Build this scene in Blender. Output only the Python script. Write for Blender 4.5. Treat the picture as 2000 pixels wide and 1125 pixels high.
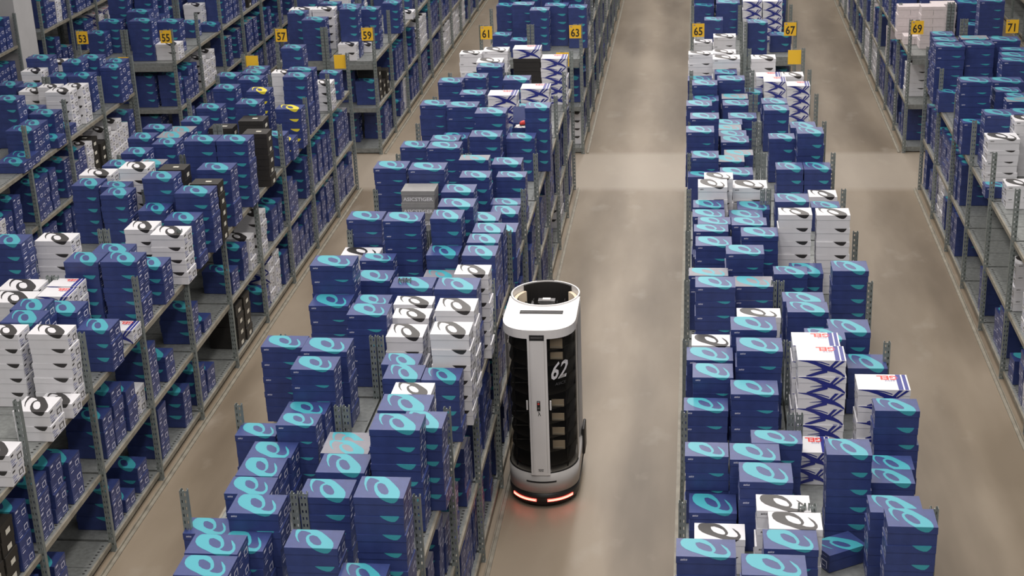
import bpy, bmesh, math, random
import numpy as np
from mathutils import Vector, Matrix
from mathutils.geometry import tessellate_polygon
from mathutils.bvhtree import BVHTree

# ---------------------------------------------------------------- camera, world, lights, exposure
CAM_LOC=(4.8642,-22.5941,6.6502)
CAM_R=(0.992954,0.112857,-0.036125)
CAM_D=(0.007567,-0.364626,-0.931123)
CAM_F=(-0.118256,0.924289,-0.362911)
FOCAL_PX=2996.34
P,W,HM,HT,GAP=3.1478,1.4919,0.7298,1.4658,1.7963

scn = bpy.context.scene
C = scn.collection
for o in list(bpy.data.objects): bpy.data.objects.remove(o)

cam = bpy.data.cameras.new('camera'); cam_ob = bpy.data.objects.new('camera', cam); C.objects.link(cam_ob)
r, d_, f_ = Vector(CAM_R), Vector(CAM_D), Vector(CAM_F)
cam_ob.matrix_world = Matrix(((r.x, -d_.x, -f_.x, CAM_LOC[0]), (r.y, -d_.y, -f_.y, CAM_LOC[1]), (r.z, -d_.z, -f_.z, CAM_LOC[2]), (0, 0, 0, 1)))
cam.sensor_width = 36.0; cam.sensor_fit = 'HORIZONTAL'; cam.lens = 36.0*FOCAL_PX/2000.0
cam.clip_end = 200
cam.dof.use_dof = True; cam.dof.focus_distance = 12.2; cam.dof.aperture_fstop = 6.3
scn.camera = cam_ob

world = bpy.data.worlds.new('hall_light'); scn.world = world; world.use_nodes = True
bgn = world.node_tree.nodes['Background']; bgn.inputs[0].default_value = (1.0, 0.95, 0.93, 1); bgn.inputs[1].default_value = 0.09

def area(name, x, y, z, sx, sy, power, col=(1, .94, .89)):
    l = bpy.data.lights.new(name, 'AREA'); l.shape = 'RECTANGLE'; l.size = sx; l.size_y = sy; l.energy = power; l.color = col
    o = bpy.data.objects.new(name, l); C.objects.link(o); o.location = (x, y, z); return o
# rows of unseen hall lamps above the aisles, last section added as fill
for lx, pw in ((-8.6, 45), (-5.5, 85), (-2.3, 140), (.83, 320), (3.98, 470), (7.13, 290), (10.3, 110)):
    area('hall_and_fill_lamp', lx, -8.5, 9.0, .9, 11.5, pw*.95)
    area('hall_and_fill_lamp', lx, 4.5, 9.0, .9, 11.5, pw*1.0)
    area('hall_and_fill_lamp', lx, 17.0, 9.0, .9, 10.0, pw*.75)
    area('hall_and_fill_lamp', lx, -20.5, 9.0, .9, 10.0, pw*.85)  # added over and behind the camera to brighten the box fronts

scn.view_settings.view_transform = 'Standard'; scn.view_settings.look = 'None'
scn.view_settings.gamma = 1.0; scn.view_settings.use_curve_mapping = False
scn.view_settings.exposure = 0.0

# ---------------------------------------------------------------- materials
def mat(name, col, rough=.5, metal=0.0, spec=.5, noise=0.0, nscale=20, bump=0.0, stretch=None, emis=None, coat=0.0):
    m = bpy.data.materials.new(name); m.use_nodes = True; nt = m.node_tree; b = nt.nodes['Principled BSDF']
    b.inputs['Base Color'].default_value = (*col, 1); b.inputs['Roughness'].default_value = rough
    b.inputs['Metallic'].default_value = metal; b.inputs['Specular IOR Level'].default_value = spec
    if coat: b.inputs['Coat Weight'].default_value = coat; b.inputs['Coat Roughness'].default_value = .2
    if emis: b.inputs['Emission Color'].default_value = (*emis[:3], 1); b.inputs['Emission Strength'].default_value = emis[3]
    if noise or bump:
        tc = nt.nodes.new('ShaderNodeTexCoord'); mp = nt.nodes.new('ShaderNodeMapping'); nz = nt.nodes.new('ShaderNodeTexNoise')
        nt.links.new(tc.outputs['Object'], mp.inputs[0]); nt.links.new(mp.outputs[0], nz.inputs['Vector'])
        if stretch: mp.inputs['Scale'].default_value = stretch
        nz.inputs['Scale'].default_value = nscale; nz.inputs['Detail'].default_value = 4
        if noise:
            rp = nt.nodes.new('ShaderNodeValToRGB'); e = rp.color_ramp.elements
            e[0].position = .3; e[1].position = .7
            e[0].color = (*[c*(1-noise) for c in col], 1); e[1].color = (*[min(1, c*(1+noise)) for c in col], 1)
            nt.links.new(nz.outputs['Fac'], rp.inputs[0]); nt.links.new(rp.outputs[0], b.inputs['Base Color'])
        if bump:
            bp = nt.nodes.new('ShaderNodeBump'); bp.inputs['Strength'].default_value = bump; bp.inputs['Distance'].default_value = .01
            nt.links.new(nz.outputs['Fac'], bp.inputs['Height']); nt.links.new(bp.outputs[0], b.inputs['Normal'])
    return m

M = {}
M['navy'] = mat('navy_card', (.030, .048, .170), .40, noise=.12, nscale=14, spec=.5)
M['cyan'] = mat('turquoise_print', (.045, .315, .385), .40, spec=.5)
M['white'] = mat('white_card', (.66, .66, .69), .5, noise=.03, nscale=10)
M['black'] = mat('black_print', (.028, .026, .026), .4)
M['charcoal'] = mat('charcoal_card', (.022, .020, .018), .5, noise=.1)
M['greytop'] = mat('grey_top_face', (.20, .20, .235), .45, noise=.05)
M['grey'] = mat('grey_card', (.24, .24, .24), .5, noise=.05)
M['pink'] = mat('pale_card', (.62, .56, .57), .6, noise=.05)
M['yellow'] = mat('yellow_print', (.72, .62, .05), .4)
M['red'] = mat('red_print', (.70, .06, .05), .4)
M['deepblue'] = mat('deep_blue_print', (.022, .030, .22), .4)
M['label'] = mat('label_print', (.66, .67, .82), .5)
M['dim'] = mat('small_print', (.22, .24, .42), .5)
M['cream'] = mat('cream_label', (.66, .64, .56), .5)
M['tissue'] = mat('tissue_paper', (.8, .78, .76), .8, bump=.6, nscale=30)
M['steel'] = mat('galvanised_steel', (.24, .255, .25), .45, metal=.35, noise=.18, nscale=25)
M['post'] = mat('galvanised_post_steel', (.22, .25, .245), .45, metal=.35, noise=.15, nscale=30)
M['lip'] = mat('shelf_edge_steel', (.27, .25, .205), .5, metal=.2, noise=.22, nscale=9)
M['sign'] = mat('yellow_sign_enamel', (.86, .52, .035), .45)
M['dark'] = mat('black_and_painted_shade', (.012, .012, .013), .7)  # near-black parts, and painted shade in slots and gaps
M['shell'] = mat('robot_white_paint', (.70, .69, .69), .28, noise=.02, nscale=4, coat=.3)
M['shellgrey'] = mat('robot_grey_paint', (.47, .46, .45), .35, noise=.03, nscale=4)
M['rubber'] = mat('black_rubber', (.018, .017, .017), .45)
M['wall'] = mat('white_painted_pillar', (.44, .44, .45), .8, noise=.04, nscale=3)
M['mech'] = mat('machined_metal', (.22, .22, .225), .35, metal=.7, noise=.2)
M['beige'] = mat('beige_inner_panel', (.80, .68, .52), .5, noise=.08, nscale=8)
M['lamp'] = mat('red_light_strip', (.9, .1, .08), .3, emis=(1.0, .07, .05, 6))
M['lampcore'] = mat('pale_red_light_core', (1, .4, .3), .3, emis=(1.0, .26, .19, 4))
g = mat('smoked_glass', (.05, .05, .05), .08, spec=.6); M['glass'] = g
nt = g.node_tree; b = nt.nodes['Principled BSDF']; out = nt.nodes['Material Output']
tr = nt.nodes.new('ShaderNodeBsdfTransparent'); tr.inputs[0].default_value = (.80, .79, .77, 1)
mx = nt.nodes.new('ShaderNodeMixShader'); mx.inputs[0].default_value = .10
nt.links.new(tr.outputs[0], mx.inputs[1]); nt.links.new(b.outputs[0], mx.inputs[2]); nt.links.new(mx.outputs[0], out.inputs[0])

def floor_material():
    m = bpy.data.materials.new('worn_concrete'); m.use_nodes = True; nt = m.node_tree; b = nt.nodes['Principled BSDF']
    tc = nt.nodes.new('ShaderNodeTexCoord')
    def nz(scale, st, det=5):
        mp = nt.nodes.new('ShaderNodeMapping'); mp.inputs['Scale'].default_value = st
        n = nt.nodes.new('ShaderNodeTexNoise'); n.inputs['Scale'].default_value = scale; n.inputs['Detail'].default_value = det
        nt.links.new(tc.outputs['Object'], mp.inputs[0]); nt.links.new(mp.outputs[0], n.inputs['Vector']); return n.outputs['Fac']
    def mix(a, c, fac, typ='MIX'):
        x = nt.nodes.new('ShaderNodeMix'); x.data_type = 'RGBA'; x.blend_type = typ
        for s, v in ((x.inputs[6], a), (x.inputs[7], c)):
            if isinstance(v, tuple): s.default_value = (*v, 1)
            else: nt.links.new(v, s)
        if isinstance(fac, float): x.inputs[0].default_value = fac
        else: nt.links.new(fac, x.inputs[0])
        return x.outputs[2]
    def ramp(v, a, c):
        x = nt.nodes.new('ShaderNodeMapRange'); x.inputs[1].default_value = a; x.inputs[2].default_value = c
        nt.links.new(v, x.inputs[0]); return x.outputs[0]
    base = mix((.285, .236, .178), (.205, .165, .118), ramp(nz(1.1, (1, .35, 1)), .38, .66))
    base = mix(base, (.125, .096, .066), ramp(nz(.75, (1.5, .30, 1), 4), .46, .74))
    base = mix(base, (.34, .30, .245), ramp(nz(2.4, (1, .6, 1)), .60, .9))
    # the cross passage between the two blocks is swept paler
    sx = nt.nodes.new('ShaderNodeSeparateXYZ'); nt.links.new(tc.outputs['Object'], sx.inputs[0])
    a = ramp(sx.outputs['Y'], -GAP-.12, -GAP+.12)
    c = nt.nodes.new('ShaderNodeMapRange'); c.inputs[1].default_value = -.1; c.inputs[2].default_value = .1
    c.inputs[3].default_value = 1; c.inputs[4].default_value = 0; nt.links.new(sx.outputs['Y'], c.inputs[0])
    mu = nt.nodes.new('ShaderNodeMath'); mu.operation = 'MULTIPLY'; nt.links.new(a, mu.inputs[0]); nt.links.new(c.outputs[0], mu.inputs[1])
    m2 = nt.nodes.new('ShaderNodeMath'); m2.operation = 'MULTIPLY'; m2.inputs[1].default_value = .55; nt.links.new(mu.outputs[0], m2.inputs[0])
    base = mix(base, (.40, .355, .30), m2.outputs[0])
    nt.links.new(base, b.inputs['Base Color'])
    b.inputs['Roughness'].default_value = .42; b.inputs['Specular IOR Level'].default_value = .35
    bp = nt.nodes.new('ShaderNodeBump'); bp.inputs['Strength'].default_value = .08; nt.links.new(nz(30, (1, 1, 1)), bp.inputs['Height']); nt.links.new(bp.outputs[0], b.inputs['Normal'])
    return m
M['floor'] = floor_material()

# ---------------------------------------------------------------- helpers
class MB:
    """collects polygons with material names and links them as one mesh"""
    def __init__(s): s.v = []; s.f = []; s.m = []
    def poly(s, pts, m):
        i = len(s.v); s.v += [tuple(p) for p in pts]; s.f.append(tuple(range(i, i+len(pts)))); s.m.append(m); return s
    def box(s, x0, x1, y0, y1, z0, z1, m, skip=''):
        i = len(s.v)
        s.v += [(x0, y0, z0), (x1, y0, z0), (x1, y1, z0), (x0, y1, z0), (x0, y0, z1), (x1, y0, z1), (x1, y1, z1), (x0, y1, z1)]
        for k, q in (('b', (0, 3, 2, 1)), ('t', (4, 5, 6, 7)), ('f', (0, 1, 5, 4)), ('r', (1, 2, 6, 5)), ('k', (2, 3, 7, 6)), ('l', (3, 0, 4, 7))):
            if k not in skip: s.f.append(tuple(i+a for a in q)); s.m.append(m)
        return s
    def add(s, o, M4=None):
        i = len(s.v)
        s.v += [tuple(M4 @ Vector(p)) for p in o.v] if M4 else o.v
        s.f += [tuple(i+a for a in q) for q in o.f]; s.m += o.m; return s
    def prism(s, pts, z0, z1, m, cap=True):
        n = len(pts); i = len(s.v)
        s.v += [(x, y, z0) for x, y in pts]+[(x, y, z1) for x, y in pts]
        for k in range(n):
            j = (k+1) % n; s.f.append((i+k, i+j, i+n+j, i+n+k)); s.m.append(m)
        if cap:
            s.f.append(tuple(i+n+k for k in range(n))); s.m.append(m)
            s.f.append(tuple(i+k for k in reversed(range(n)))); s.m.append(m)
        return s
    def mesh(s, name, smooth=False):
        me = bpy.data.meshes.new(name); me.from_pydata(s.v, [], s.f)
        names = list(dict.fromkeys(s.m))
        for q in names: me.materials.append(M[q])
        ix = {q: k for k, q in enumerate(names)}
        me.polygons.foreach_set('material_index', [ix[q] for q in s.m])
        if smooth: me.polygons.foreach_set('use_smooth', [True]*len(me.polygons))
        me.update(); return me
def link(name, me, parent=None, loc=(0, 0, 0), rotz=0, scale=None):
    o = bpy.data.objects.new(name, me); C.objects.link(o); o.location = loc
    if rotz: o.rotation_euler = (0, 0, rotz)
    if scale: o.scale = scale
    if parent: o.parent = parent
    return o
def tag(o, label=None, cat=None, group=None, kind=None):
    if label: o['label'] = label
    if cat: o['category'] = cat
    if group: o['group'] = group
    if kind: o['kind'] = kind
    return o
def text_polys(txt, size, bold=0.0):
    cu = bpy.data.curves.new('t', 'FONT'); cu.body = txt; cu.size = size; cu.align_x = 'CENTER'; cu.align_y = 'CENTER'; cu.resolution_u = 2; cu.offset = bold
    ob = bpy.data.objects.new('t', cu); C.objects.link(ob)
    dg = bpy.context.evaluated_depsgraph_get(); me = bpy.data.meshes.new_from_object(ob.evaluated_get(dg))
    v = [tuple(p.co) for p in me.vertices]; f = [tuple(p.vertices) for p in me.polygons]
    bpy.data.objects.remove(ob); bpy.data.curves.remove(cu); bpy.data.meshes.remove(me)
    return v, f
def put_text(mb, txt, size, m, fn, bold=0.0):
    v, f = text_polys(txt, size, bold); i = len(mb.v)
    mb.v += [tuple(fn(x, y)) for x, y, _ in v]
    mb.f += [tuple(i+a for a in q) for q in f]; mb.m += [m]*len(f)

# ---------------------------------------------------------------- setting
mb = MB(); mb.poly([(-14, -26, 0), (17, -26, 0), (17, 22, 0), (-14, 22, 0)], 'floor')
tag(link('floor', mb.mesh('floor')), kind='structure')
mb = MB(); mb.box(-14, 17, 22, 22.2, -.05, 9.5, 'wall'); tag(link('wall_back', mb.mesh('wall_back')), kind='structure')
mb = MB(); mb.box(-7.7, -6.32, 1.55, 2.25, 0, 6, 'wall'); mb.box(-7.72, -6.30, 1.53, 2.27, 0, .12, 'steel')
tag(link('trim_1', mb.mesh('pillar')), 'white painted pillar standing between the racks at the far left', kind='structure')

# ---------------------------------------------------------------- racks
BAY = 1.25
HALF = W/2
def half_x(n):
    if n % 4 == 3: i = (n-59)//4; return i*P-HALF, i*P      # 51 55 59 63 67 71: face on the right
    i = (n+2-59)//4; return i*P-W, i*P-HALF                 # 53 57 61 65 69: face on the left
def face_right(n): return n % 4 == 3

def post_mesh(height):
    """perforated sigma post: web with real slots facing -Y, two returned flanges"""
    mb = MB(); w = .048; t = .0; fl = .04
    x0, x1 = -w/2, w/2; hs = .0062; hx = .011; pitch = .05
    z = 0.0; n = int(height/pitch)
    for k in range(n):
        za, zb = k*pitch, (k+1)*pitch
        cz = (za+zb)/2; h0, h1 = cz-.010, cz+.010
        xs = [x0, -hx-hs+.002, -hx+hs-.002, hx-hs+.002, hx+hs-.002, x1]
        # two slot columns, y=0 plane
        mb.poly([(x0, 0, za), (x1, 0, za), (x1, 0, h0), (x0, 0, h0)], 'post')
        mb.poly([(x0, 0, h1), (x1, 0, h1), (x1, 0, zb), (x0, 0, zb)], 'post')
        for a, c in ((0, 1), (2, 3), (4, 5)): mb.poly([(xs[a], 0, h0), (xs[c], 0, h0), (xs[c], 0, h1), (xs[a], 0, h1)], 'post')
    zt = n*pitch
    mb.box(x0, x0+.002, 0.001, fl, 0, zt, 'post'); mb.box(x1-.002, x1, 0.001, fl, 0, zt, 'post')
    mb.box(x0+.002, x0+.012, fl-.002, fl, 0, zt, 'post'); mb.box(x1-.012, x1-.002, fl-.002, fl, 0, zt, 'post')
    mb.box(-.003, .003, .001, .016, 0, zt, 'post')
    mb.box(x0-.004, x1+.004, -.003, fl+.004, 0, .006, 'steel')
    return mb.mesh('post')
POST = post_mesh(2.0)
def shelf_mesh(right, lipm='lip'):
    """deck of one bay with folded lips, slots painted as dark quads along the face"""
    mb = MB(); x0, x1 = -HALF/2+.012, HALF/2-.012; y0, y1 = .03, BAY-.012; T = .040
    mb.box(x0, x1, y0, y1, -.006, 0, 'steel')
    fx0, fx1 = (x1-.004, x1+.014) if right else (x0-.014, x0+.004)
    mb.box(fx0, fx1, 0.026, BAY-.002, -T, .002, lipm)
    gx0, gx1 = (x0-.004, x0) if right else (x1, x1+.004)
    mb.box(gx0, gx1, y0, y1, -T, -.0005, 'steel')
    mb.box(x0+.002, x1-.006, y0-.004, y0, -T-.03, -.0005, 'steel'); mb.box(x0+.002, x1-.006, y1, y1+.004, -T, -.0005, 'steel')
    # slots near the face: flat dark quads painted for the shade in holes
    for j in range(24):
        yy = y0+.03+j*.048
        xa = (x1-.05) if right else (x0+.03)
        mb.poly([(xa, yy, .0008), (xa+.02, yy, .0008), (xa+.02, yy+.016, .0008), (xa, yy+.016, .0008)], 'dark')
    mb.box(x0+.01, x1-.01, y0+.40, y0+.405, .0003, .004, 'steel'); mb.box(x0+.01, x1-.01, y0+.80, y0+.805, .0003, .004, 'steel')
    return mb.mesh('shelf')
SHELF = {True: shelf_mesh(True), False: shelf_mesh(False)}
BASEZ = .085
ONES = 'zero one two three four five six seven eight nine ten eleven twelve thirteen fourteen fifteen sixteen seventeen eighteen nineteen'.split()
WORDS = {n: {5: 'fifty', 6: 'sixty', 7: 'seventy'}[n//10]+'-'+ONES[n % 10] for n in (51, 53, 55, 57, 59, 61, 63, 65, 67, 69, 71)}
PLACE = {49: '', 51: 'far-left corner rack', 53: 'left half of leftmost rack', 55: 'right half of leftmost rack', 57: 'left half of left-centre rack',
         59: 'right half of left-centre rack', 61: 'left half of robot-side rack', 63: 'right half of robot-side rack',
         65: 'left half of right-centre rack', 67: 'right half of right-centre rack', 69: 'left half of rightmost rack', 71: 'right half of rightmost rack'}
def rack(n, ystart, bays, near):
    x0, x1 = half_x(n); R_ = face_right(n); xc = (x0+x1)/2
    root = link('shelving_rack', None, None, (xc, ystart, 0))
    if near: lab = 'grey perforated steel rack in near block, ' + PLACE[n]
    else: lab = 'grey steel rack behind the passage, its end post bearing yellow sign ' + WORDS.get(n, '')
    if n == 51: lab = 'grey steel rack in the far left corner %s the white pillar' % ('before' if near else 'behind')
    if n == 49: lab = 'grey steel rack backing the corner rack %s the white pillar' % ('before' if near else 'behind')
    if n == 73: lab = 'grey steel rack beyond the rightmost aisle past sign 71'
    tag(root, lab, 'rack', 'steel racks of the %s block' % ('near' if near else 'far'))
    for k in range(bays+1):
        yy = k*BAY-.02
        for sx in (-1, 1):
            outer = (sx == 1) == R_
            link('post', POST, root, (sx*(HALF/2-(-.004 if outer else .030)), yy, 0))
        if k < bays:
            for z in (BASEZ, HM, HT): link('shelf', SHELF[R_], root, (0, k*BAY, z))
    mb = MB(); L = bays*BAY; s = 1 if R_ else -1
    mb.box(*sorted((s*(HALF/2-.03), s*(HALF/2-.026))), .05, L, .001, BASEZ-.042, 'dark')  # dark strip painted for the shaded gap under the base deck
    xa = s*(HALF/2+.055); mb.box(*sorted((xa, xa+s*.035)), 0, L, .0008, .012, 'lip'); mb.box(*sorted((xa, xa+s*.006)), 0, L, .012, .035, 'lip')
    link('floor_rail', mb.mesh('floor_rail'), root)
    mb = MB()
    for yy in (0, L-.03):
        mb = MB(); mb.box(-HALF/2+.05, HALF/2-.03, yy, yy+.02, HT-.13, HT-.05, 'steel'); link('end_beam', mb.mesh('end_beam'), root)
    return root
NB = 13
YN = -GAP-NB*BAY
for n in (53, 55, 57, 59, 61, 63, 65, 67, 69, 71): rack(n, YN, NB, True)
for n in (53, 55, 57, 59, 61, 63, 65, 67, 69, 71): rack(n, 0.0, 11, False)
for n in (49, 51):
    rack(n, 1.45-6*BAY, 6, True); rack(n, 2.45, 9, False)
rack(73, 0.0, 11, False)

# ---------------------------------------------------------------- shoe boxes
H = .125; BW, BD, BH = .33, .225, .1242; LID = .046
def unproj(pts, FL, FR, BL, fscale):
    """pixel tracing of a print -> lid coordinates (x 0..1, y 0..1, below 0 = down the front face in depth units)"""
    ex = (FR[0]-FL[0], FR[1]-FL[1]); ey = (BL[0]-FL[0], BL[1]-FL[1]); det = ex[0]*ey[1]-ex[1]*ey[0]; res = []
    for px, py in pts:
        dx, dy = px-FL[0], py-FL[1]
        y = (ex[0]*dy-ex[1]*dx)/det
        if y < 0:
            xx = dx/ex[0]; edge = FL[1]+xx*ex[1]; res.append((xx, -(py-edge)*fscale/BD))
        else: res.append(((dx*ey[1]-dy*ey[0])/det, y))
    return res
ART_A = (unproj([(380,415),(330,370),(295,260),(320,150),(360,118),(450,112),(600,118),(800,150),(900,200),(1000,290),(1100,390),(1135,460),(1120,540),(1085,590),(1040,640),(980,675),(900,672),(800,640),(720,600),(650,552),(570,480),(530,400),(530,320),(560,270),(620,240),(668,235),(640,205),(540,165),(450,150),(400,180),(360,230),(345,290),(355,350)], (15,505), (1200,590), (250,105), .125/385),
         unproj([(600,330),(620,280),(700,265),(790,300),(850,380),(870,440),(840,490),(770,495),(690,470),(620,400)], (15,505), (1200,590), (250,105), .125/385))
ART_B = (unproj([(1062,387),(1035,410),(1030,450),(1060,500),(1130,545),(1230,580),(1350,610),(1450,638),(1540,662),(1600,674),(1660,680),(1720,668),(1760,642),(1785,600),(1775,560),(1720,500),(1640,455),(1600,440),(1655,490),(1712,535),(1732,570),(1718,592),(1680,600),(1600,596),(1535,580),(1556,562),(1560,530),(1530,490),(1470,440),(1380,392),(1300,376),(1200,378),(1100,382)], (1030,665), (1870,635), (955,385), .125/250),
         unproj([(1245,440),(1260,475),(1310,520),(1390,550),(1470,565),(1510,560),(1510,530),(1460,480),(1380,450),(1300,430)], (1030,665), (1870,635), (955,385), .125/250))
def art_mesh(outer, hole, m, top=True):
    e = .0006; W2, D2 = BW/2+.0015, BD/2+.0015
    bm = bmesh.new()
    loops = [[Vector((x, y, 0)) for x, y in outer], [Vector((x, y, 0)) for x, y in hole]]
    tris = tessellate_polygon(loops); allp = loops[0]+loops[1]
    vs = [bm.verts.new(p) for p in allp]
    for t in tris:
        try: bm.faces.new([vs[i] for i in t])
        except ValueError: pass
    def cut(co, no, inner=False):
        g = bm.verts[:]+bm.edges[:]+bm.faces[:]
        bmesh.ops.bisect_plane(bm, geom=g, plane_co=co, plane_no=no, clear_outer=True)
    cut((0, .995, 0), (0, 1, 0)); cut((.99, 0, 0), (1, 0, 0))
    bmesh.ops.bisect_plane(bm, geom=bm.verts[:]+bm.edges[:]+bm.faces[:], plane_co=(0, 0, 0), plane_no=(0, 1, 0), dist=1e-5)
    mb = MB(); zt = BH+e
    for f in bm.faces:
        c = f.calc_center_median(); q = [v.co for v in f.verts]
        if c.y >= 0:
            if not top: continue
            pts = [((p.x-.5)*2*W2, -D2+p.y*2*D2, zt) for p in q]
        else: pts = [((p.x-.5)*2*W2, -D2-e, BH+p.y*BD) for p in q]
        a, b_, c_ = [Vector(x) for x in pts[:3]]; nrm = (b_-a).cross(c_-a)
        if (c.y >= 0 and nrm.z < 0) or (c.y < 0 and nrm.y > 0): pts.reverse()
        mb.poly(pts, m)
    bm.free(); return mb
ARTS = {(o, m, t): art_mesh(*a, m, t) for o, a in (('A', ART_A), ('B', ART_B)) for m in ('cyan', 'black', 'yellow') for t in (True, False)}

def end_print(mb, kind, m1, m2, lidonly):
    """label print on the two narrow ends"""
    for s in (-1, 1):
        x = s*(BW/2+(.0022 if lidonly else .0006))
        def q(y0, y1, z0, z1, m, sh=0):
            p = [(x, s*y0, z0), (x, s*y1, z0), (x, s*(y1+sh), z1), (x, s*(y0+sh), z1)]
            mb.poly(p, m)
        if lidonly:
            if kind in 'bsYwg': q(-.095, -.050, BH-.030, BH-.016, m1, .008); q(.01, .08, BH-.026, BH-.020, 'dim', .004)
        elif kind in 'k':
            q(-.03, .05, .020, .062, m1)
        elif kind in 'bsYwg':
            q(.015, .085, .062, .070, m1); q(.076, .085, .018, .062, m1); q(.015, .024, .030, .062, m1); q(.024, .060, .026, .033, m1)
            q(-.09, -.02, .050, .058, m2); q(-.09, -.04, .032, .039, m2); q(-.085, -.03, .010, .018, m1); q(.03, .07, .006, .012, m2)
            if kind == 'w': q(-.08, .0, .016, .022, m2); q(-.10, -.06, .066, .072, m2)
STYLE = {'b': ('navy', 'navy', 'cyan'), 's': ('greytop', 'navy', 'cyan'), 'Y': ('navy', 'navy', 'yellow'), 'w': ('white', 'white', 'black'),
         'g': ('white', 'white', None), 'k': ('charcoal', 'charcoal', None), 'y': ('grey', 'grey', None), 'p': ('pink', 'pink', None)}
def body_mb(t, ori):
    lm, bm_, art = STYLE[t]; mb = MB(); top = BH-LID+.004
    mb.box(-BW/2+.0015, BW/2-.0015, -BD/2+.0015, BD/2-.0004, 0, top, bm_)
    e1, e2 = ('cream', 'cream') if t == 'k' else ('black', 'dim') if t in 'wg' else ('label', 'dim')
    if t in 'bsYwgk': end_print(mb, t, e1, e2, False)
    if t == 'g': tiger(mb, 0, (BH-LID)/BH, -BD/2-.0006)
    if t == 'y': put_text(mb, 'ASICSTIGER', .056, 'white', lambda x, y: (x, -BD/2-.0008, .038+y*.9), .0012)
    if t == 'p':
        mb.box(-.002, .002, -BD/2-.001, -BD/2, 0, top, 'grey')
    return mb
def clipz(poly, z0, z1):
    def cl(p, keep, zc):
        o = []
        for i in range(len(p)):
            a, b_ = p[i], p[(i+1) % len(p)]; ka, kb = keep(a[1]), keep(b_[1])
            if ka: o.append(a)
            if ka != kb:
                t = (zc-a[1])/(b_[1]-a[1]); o.append((a[0]+t*(b_[0]-a[0]), zc))
        return o
    p = cl(poly, lambda z: z >= z0, z0)
    return cl(p, lambda z: z <= z1, z1) if len(p) > 2 else []
def strokes():
    def band(pts, w):
        for (a, wa), (c, wc) in zip(list(zip(pts, w))[:-1], list(zip(pts, w))[1:]):
            yield [(a[0], a[1]-wa), (c[0], c[1]-wc), (c[0], c[1]+wc), (a[0], a[1]+wa)]
    P_ = []
    P_ += list(band([(.0, .985), (.2, .93), (.38, .80), (.5, .66), (.62, .52)], [.015, .06, .10, .14, .15]))
    P_ += list(band([(.16, .995), (.35, .95), (.5, .88), (.66, .74)], [.005, .03, .035, .03]))
    P_ += list(band([(.62, .52), (.78, .38), (.9, .22), (.99, .02)], [.16, .12, .09, .06]))
    P_ += list(band([(.62, .38), (.45, .24), (.30, .10), (.18, .0)], [.12, .10, .09, .05]))
    P_ += [[(.60, .42), (.66, .42), (.86, .99), (.78, .99)], [(.68, .40), (.72, .40), (.985, .97), (.92, .99)]]
    P_ += list(band([(.62, .50), (.45, .46), (.25, .40)], [.06, .03, .01]))
    P_ += [[(.50, .62), (.62, .66), (.74, .60), (.70, .40), (.60, .36), (.5, .42)]]
    return P_
def tiger(mb, f0, f1, y):
    for k, p in enumerate(strokes()):
        c = clipz(p, f0, f1)
        if len(c) > 2:
            pts = [((x-.5)*BW*.995, y-.00015*k, z*BH) for x, z in c]
            a, b_, c_ = [Vector(q) for q in pts[:3]]
            if (b_-a).cross(c_-a).y > 0: pts.reverse()
            mb.poly(pts, 'deepblue')
    if f0 < .5:
        mb.poly([((x-.5)*BW, y-.0015, z*BH) for x, z in ((.585, .50), (.615, .42), (.650, .50), (.615, .58))], 'white')
def lid_mb(t, ori, top=True, detail=True):
    lm, bm_, art = STYLE[t]; mb = MB(); z0 = BH-LID
    mb.box(-BW/2-.0015, BW/2+.0015, -BD/2-.0015, BD/2+.0015, z0, BH, lm if t != 's' else 'navy', skip='b')
    e = .0005
    if t == 's' and top: mb.poly([(-BW/2, -BD/2, BH+.0003), (BW/2, -BD/2, BH+.0003), (BW/2, BD/2, BH+.0003), (-BW/2, BD/2, BH+.0003)], 'greytop')  # only the top face is grey, the lid sides stay navy
    if art: mb.add(ARTS[(ori, art, top)])
    if detail:
        e1 = 'label' if t in 'bsY' else 'black'
        end_print(mb, t, e1, e1, True)
        if t in 'bsYw' and ori == 'B': put_text(mb, 'asics', .021, 'label' if t != 'w' else 'black', lambda x, y: (-.122+x+y*.3, -BD/2-.0026, BH-.020+y), .0004)
    if t == 'g':
        tiger(mb, (BH-LID)/BH, 1, -BD/2-.0021)
        if top:
            for a, b_ in ((.78, .875), (.905, .975)):
                mb.poly([((a-.5)*BW, -BD/2, BH+e), ((b_-.5)*BW, -BD/2, BH+e), ((b_-.5)*BW, BD/2, BH+e), ((a-.5)*BW, BD/2, BH+e)], 'deepblue')
            if detail:
                put_text(mb, 'GEL', .082, 'red', lambda x, y: (.040-x*.95, .068-y, BH+e), .0035)
                put_text(mb, 'asics', .036, 'deepblue', lambda x, y: (.050-x-y*.3, .018-y, BH+e))
    if t == 'k' and top: mb.poly([(-.01, -.02, BH+e), (.06, -.02, BH+e), (.06, .02, BH+e), (-.01, .02, BH+e)], 'cream')
    return mb
MESH = {}; LOW = {}
for t in STYLE:
    for ori in 'AB':
        MESH[(t, ori)] = (body_mb(t, ori).mesh('body'), lid_mb(t, ori).mesh('lid'))
        for top in (True, False):
            m_ = MB(); lm, bm_, art = STYLE[t]
            m_.box(-BW/2, BW/2, -BD/2, BD/2, 0, BH-LID, bm_, skip='b' if not top else 'b')
            if t in 'bsYwgk': end_print(m_, t, *(('cream', 'cream') if t == 'k' else ('black', 'dim') if t in 'wg' else ('label', 'dim')), False)
            if t == 'g': tiger(m_, 0, (BH-LID)/BH, -BD/2-.0006)
            m_.add(lid_mb(t, ori, top, False)); LOW[(t, ori, top)] = m_

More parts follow.
